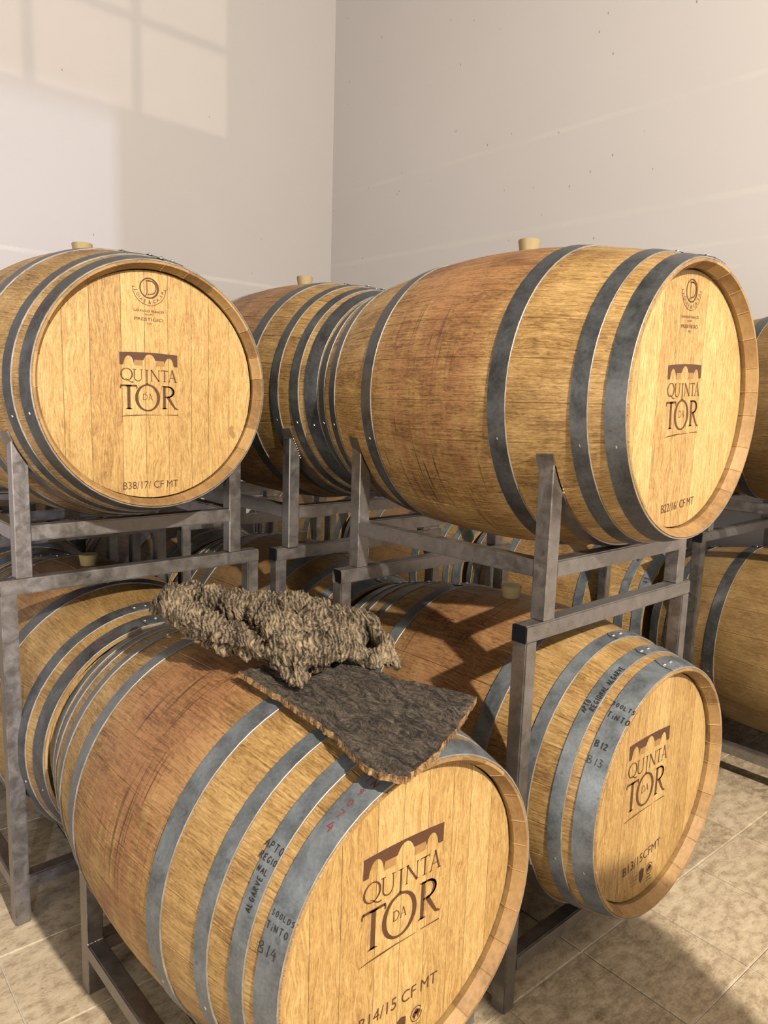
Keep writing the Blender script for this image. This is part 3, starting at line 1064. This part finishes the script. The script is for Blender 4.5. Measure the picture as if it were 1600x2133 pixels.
def frame(xc, yf, bxc, bzc, by0, label, cap=()):
    """floor frame: four legs, top rails, low rails and saddles for the lower barrel"""
    f = thing('barrel_rack', (xc, yf, 0), label, 'rack', 'steel barrel frames standing on the floor')
    x0 = -LW / 2
    for x in (x0, -x0 - TW):
        for y in (0, DP - TW):
            at(put('leg', LEG, f), x, y, 0)
    for y in (0, DP - TW):
        at(put('top_rail', RAIL_T, f), x0, y, .966)
        at(put('low_rail', RAIL_L, f), x0 + TW, y, .100)
        s = put('saddle', saddle_mesh(yf + y - by0, 1.17), f)
        at(s, bxc - xc, y, bzc)
    for x in (x0, -x0 - TW):
        at(put('side_rail', SIDE, f), x, TW, .100)
    for side, y in cap:
        c = put('end_cap', CAP, f)
        c.location = ((x0, y, .966) if side < 0 else (-x0, y + TW, .966))
        if side > 0:
            c.rotation_euler = (0, 0, PI)
    return f


def cradle(xc, yf, z0, bxc, bzc, by0, label, weld=False):
    f = thing('barrel_cradle', (xc, yf, z0), label, 'rack', 'steel barrel cradles with slanted posts')
    x0 = -CW / 2
    for y in (0, DP - TW):
        at(put('post', POST[0], f), x0, y, 0)
        at(put('post', POST[1], f), -x0 - TW, y, 0)
        at(put('cross_rail', RAIL_C, f), x0 + TW, y, .101)
        s = put('saddle', saddle_mesh(yf + y - by0, 1.22), f)
        at(s, bxc - xc, y, bzc - z0)
    for x in (x0, -x0 - TW):
        at(put('side_rail', SIDE, f), x, TW, .101)
    if weld:
        at(put('weld_bead', WELD_ME, f), x0, 0, 0)
    return f


UP = 1.0085
c14 = cradle(.946, 1.033, 0, .946, .518, .894, 'low steel cradle on the floor under the B14 barrel')
bm = bmesh.new()
for i in range(11):
    r = bmesh.ops.create_icosphere(bm, subdivisions=1, radius=random.uniform(.0028, .0042))
    for v in r['verts']:
        v.co += Vector((.003 + .0036 * i, DP - TW - .001, .1435))
put('weld_bead', bm_mesh('weld_bead', bm, WELD, True), c14).location = (-CW / 2, 0, 0)
frame(1.764, 1.0, 1.788, .523, .84, 'steel floor frame around the B13 barrel, black cap on its rail end', [(-1, 0)])
cradle(1.7725, 1.0, UP, 1.771, 1.534, .834, 'upper steel cradle holding the B22 barrel', True)
frame(.936, 2.095, .925, .521, 1.977, 'steel floor frame around the B24 barrel, leg at the left edge')
cradle(.9225, 2.095, UP, .919, 1.533, 1.94, 'upper steel cradle holding the B38 barrel')
frame(1.785, 2.06, 1.785, .521, 1.955, 'steel floor frame behind the bark, under the middle upper barrel', [(-1, 0)])
cradle(1.771, 2.05, UP, 1.771, 1.539, 1.918, 'upper steel cradle holding the barrel between B38 and B22', True)
frame(3.45, .69, 3.45, .521, .53, 'steel floor frame at the right edge with its rail low over the tiles', [(-1, DP - TW)])
cradle(3.45, .69, UP, 3.45, 1.534, .53, 'dark upper steel cradle at the right edge, behind the B22 head')
frame(3.45, 1.81, 3.45, .521, 1.65, 'steel floor frame around the barrel marked 49')
frame(3.45, 2.93, 3.45, .521, 2.77, 'far steel floor frame seen in the gap under the B22 belly')
frame(.93, 3.25, .925, .521, 3.10, 'third-row steel floor frame behind the B38 rack')
frame(1.785, 3.23, 1.785, .521, 3.08, 'third-row steel floor frame behind the middle rack')

cradle(.925, 3.21, UP, .925, 1.534, 3.05, 'third-row upper steel cradle behind the B38 cradle')
cradle(1.78, 3.19, UP, 1.78, 1.534, 3.03, 'third-row upper steel cradle behind the middle cradle')
frame(.93, 4.40, .925, .521, 4.24, 'last-row steel floor frame nearest the left wall')
frame(1.785, 4.38, 1.785, .521, 4.22, 'last-row steel floor frame nearest the corner of the walls')

frame(3.45, 4.05, 3.45, .521, 3.89, 'last-row steel floor frame by the right wall')

# ------------------------------------------------------------------ cork bark on the front barrel
SLAB = [((0.797, 1.326, 0.933), (1.008, 1.276, 0.953)), ((0.807, 1.190, 0.920), (1.023, 1.127, 0.937)), ((0.813, 1.092, 0.909), (1.053, 1.041, 0.934)), ((0.815, 1.019, 0.901), (1.085, 0.969, 0.934)), ((0.806, 0.955, 0.891), (1.099, 0.919, 0.933)), ((0.800, 0.906, 0.884), (1.053, 0.904, 0.917)), ((0.811, 0.867, 0.882), (0.983, 0.878, 0.902)), ((0.831, 0.841, 0.883), (0.893, 0.848, 0.893))]
SP = [0, .24, .42, .57, .71, .82, .92, 1.0]


def lerp_curve(side, s):
    for i in range(len(SP) - 1):
        if s <= SP[i + 1] + 1e-9:
            f = (s - SP[i]) / (SP[i + 1] - SP[i])
            return Vector(SLAB[i][side]).lerp(Vector(SLAB[i + 1][side]), f)


NS, NW = 110, 70
vs, fs, mi = [], [], []
TH = .014
for i in range(NS + 1):
    s = i / NS
    A, B = lerp_curve(0, s), lerp_curve(1, s)
    for j in range(NW + 1):
        f = j / NW
        p = A.lerp(B, f)
        jag = noise.noise(Vector((s * 22, f * 3 + (0 if f < .5 else 9), 3))) * .006
        e = max(0, 1 - min(f, 1 - f) * 9)
        p.x += jag * e * (1 if f < .5 else -1)
        p.y += noise.noise(Vector((f * 20, s * 5, 8))) * .006 * max(0, 1 - (1 - s) * 9)
        q = Vector((p.x * 46, p.y * 20, 0))
        h = noise.fractal(q, .8, 2, 4) * .0035 - abs(noise.noise(q * .55)) * .004
        p.z += h + .002
        vs.append(p)
base = len(vs)
for k in range(base):
    i, j = divmod(k, NW + 1)
    p = vs[k].copy()
    und = 0
    p.z = p.z - TH * (1 + .18 * noise.noise(Vector((i * .7, j * .7, 1))))
    if i in (0, NS) or j in (0, NW):
        p.x += .003 * noise.noise(Vector((i * 1.3, j * 1.1, 5)))
    vs.append(p)
W1 = NW + 1
for i in range(NS):
    for j in range(NW):
        a = i * W1 + j
        fs.append((a, a + W1, a + W1 + 1, a + 1)); mi.append(0)
        fs.append((base + a, base + a + 1, base + a + W1 + 1, base + a + W1)); mi.append(1)
rim = [i * W1 for i in range(NS + 1)] + [NS * W1 + j for j in range(1, NW + 1)] + [i * W1 + NW for i in range(NS - 1, -1, -1)] + [j for j in range(NW - 1, 0, -1)]
for k in range(len(rim)):
    a, b = rim[k], rim[(k + 1) % len(rim)]
    fs.append((a, a + base, b + base, b)[::-1]); mi.append(1)
sl = put('cork_bark_slab', mesh_from('cork_bark_slab', vs, fs, [CORK_DARK, CORK_EDGE], mi))
bm = bmesh.new(); bm.from_mesh(sl.data); bmesh.ops.recalc_face_normals(bm, faces=bm.faces); bm.to_mesh(sl.data); bm.free()
sl['label'] = 'flat dark brown cork bark slab with tan edges, lying on the front barrel'
sl['category'] = 'bark'

KNOB = [(0.770, 1.629, 1.010, 0.034), (0.779, 1.581, 1.014, 0.043), (0.788, 1.516, 1.003, 0.046), (0.800, 1.448, 0.993, 0.046), (0.811, 1.383, 0.988, 0.044), (0.816, 1.323, 0.984, 0.033), (0.818, 1.293, 0.979, 0.022), (0.822, 1.680, 1.019, 0.033), (0.857, 1.648, 1.020, 0.041), (0.881, 1.583, 1.009, 0.049), (0.908, 1.504, 1.008, 0.055), (0.938, 1.436, 1.010, 0.059), (0.973, 1.379, 1.021, 0.056), (1.005, 1.337, 1.022, 0.047), (0.892, 1.299, 1.005, 0.048), (0.868, 1.248, 0.981, 0.049), (0.855, 1.201, 0.961, 0.034), (0.855, 1.178, 0.950, 0.022), (0.907, 1.213, 0.983, 0.051), (0.957, 1.212, 0.999, 0.050), (0.964, 1.291, 1.016, 0.056), (1.016, 1.270, 1.011, 0.050), (1.050, 1.252, 1.010, 0.041), (1.061, 1.214, 1.001, 0.043), (1.065, 1.177, 0.976, 0.040), (1.071, 1.147, 0.953, 0.027), (1.017, 1.195, 0.981, 0.040), (1.032, 1.163, 0.959, 0.031), (1.076, 1.133, 0.939, 0.015)]
CAV = [(0.799, 1.295, 0.970, 0.016), (0.793, 1.314, 0.972, 0.014), (0.787, 1.362, 0.977, 0.010), (0.941, 1.318, 1.049, 0.021), (0.940, 1.304, 1.039, 0.017), (1.029, 1.178, 1.016, 0.023), (1.025, 1.198, 1.033, 0.013), (1.036, 1.170, 1.009, 0.017), (0.821, 1.193, 0.971, 0.014), (0.878, 1.363, 0.991, 0.017), (0.864, 1.331, 0.969, 0.019), (0.774, 1.375, 0.985, 0.008), (0.835, 1.198, 0.992, 0.008)]
bm = bmesh.new()
for x, y, z, r in KNOB:
    bmesh.ops.create_icosphere(bm, subdivisions=3, radius=r, matrix=Matrix.Translation((x, y, z)))
tmp = bpy.data.meshes.new('tmp'); bm.to_mesh(tmp); bm.free()
to = bpy.data.objects.new('tmp', tmp); COL.objects.link(to)
md = to.modifiers.new('r', 'REMESH'); md.mode = 'VOXEL'; md.voxel_size = .0033
ms = to.modifiers.new('s', 'SMOOTH'); ms.iterations = 5; ms.factor = .5
dg = bpy.context.evaluated_depsgraph_get(); dg.update()
kme = bpy.data.meshes.new_from_object(to.evaluated_get(dg))
bpy.data.objects.remove(to); bpy.data.meshes.remove(tmp)
kme.name = 'cork_bark_knot'
ALONG = Vector((.80, -.60, 0))
nv = []
for v in kme.vertices:
    p = v.co
    n = v.normal
    w = Vector((noise.noise(p * 11), noise.noise(p * 11 + Vector((7, 0, 0))), noise.noise(p * 11 + Vector((0, 7, 0))))) * .03
    q = p + w
    big = noise.fractal(p * 13, .9, 2, 3) * .011
    # growth layers: warped ridges running across the piece
    l = q.dot(ALONG) * 78 + noise.noise(p * 13) * 3.2 + noise.noise(p * 45) * .9
    am = max(0, min(1, .55 + noise.noise(p * 19) * 1.1))
    lay = abs((l % 1.0) - .5) * 2
    crack = max(0, .22 - abs(noise.noise(Vector((q.x * 34, q.y * 34, q.z * 12))))) / .22
    fine = noise.fractal(q * 150, .7, 2, 3) * .0028
    d = big + lay * .0046 * am - crack * .011 + fine * 1.15 - .003
    for cx, cy, cz, cr in CAV:
        r_ = (p - Vector((cx, cy, cz))).length
        if r_ < cr * 1.7:
            d -= .042 * (1 - (r_ / (cr * 1.7)) ** 2)
    nv.append(p + n * d)
for v, p in zip(kme.vertices, nv):
    v.co = p
kme.materials.clear(); kme.materials.append(CORK)
kme.polygons.foreach_set('use_smooth', [True] * len(kme.polygons))
kn_o = put('cork_bark_knot', kme)
kn_o['label'] = 'large gnarled grey cork bark piece lying on the slab and the front barrel'
kn_o['category'] = 'bark'

# ------------------------------------------------------------------ added unseen tank, put in to cast the shadow on the lower right tiles
t = thing('shadow_tank', (1.17, -.6, 0), 'added unseen steel tank, put in beside the viewer to throw a shadow on the tiles', 'tank')
N = 40
pr = [(0.0, .30), (.12, .24), (.215, .30), (.22, .31), (.22, 1.50), (.215, 1.51)]
vs, fs = [], []
for r, z in pr:
    for k in range(N):
        a = 2 * PI * k / N
        vs.append((r * math.cos(a), r * math.sin(a), z))
for p in range(len(pr) - 1):
    for k in range(N):
        fs.append((p * N + k, p * N + (k + 1) % N, (p + 1) * N + (k + 1) % N, (p + 1) * N + k))
put('tank_body', mesh_from('tank_body', vs, fs, STEEL, None, True, 30), t)
pr = [(.222, 1.50), (.224, 1.53), (.05, 1.63), (.05, 1.68), (0, 1.69)]
vs, fs = [], []
for r, z in pr:
    for k in range(N):
        a = 2 * PI * k / N
        vs.append((r * math.cos(a), r * math.sin(a), z))
for p in range(len(pr) - 1):
    for k in range(N):
        fs.append((p * N + k, p * N + (k + 1) % N, (p + 1) * N + (k + 1) % N, (p + 1) * N + k))
put('tank_lid', mesh_from('tank_lid', vs, fs, STEEL, None, True, 30), t)
bm = bmesh.new(); bmesh.ops.create_cone(bm, cap_ends=True, segments=16, radius1=.02, radius2=.02, depth=.36, matrix=Matrix.Translation((.18, 0, .18)))
lm = bm_mesh('leg', bm, STEEL, True, 30)
for k in range(3):
    put('leg', lm, t).rotation_euler = (0, 0, k * 2 * PI / 3)
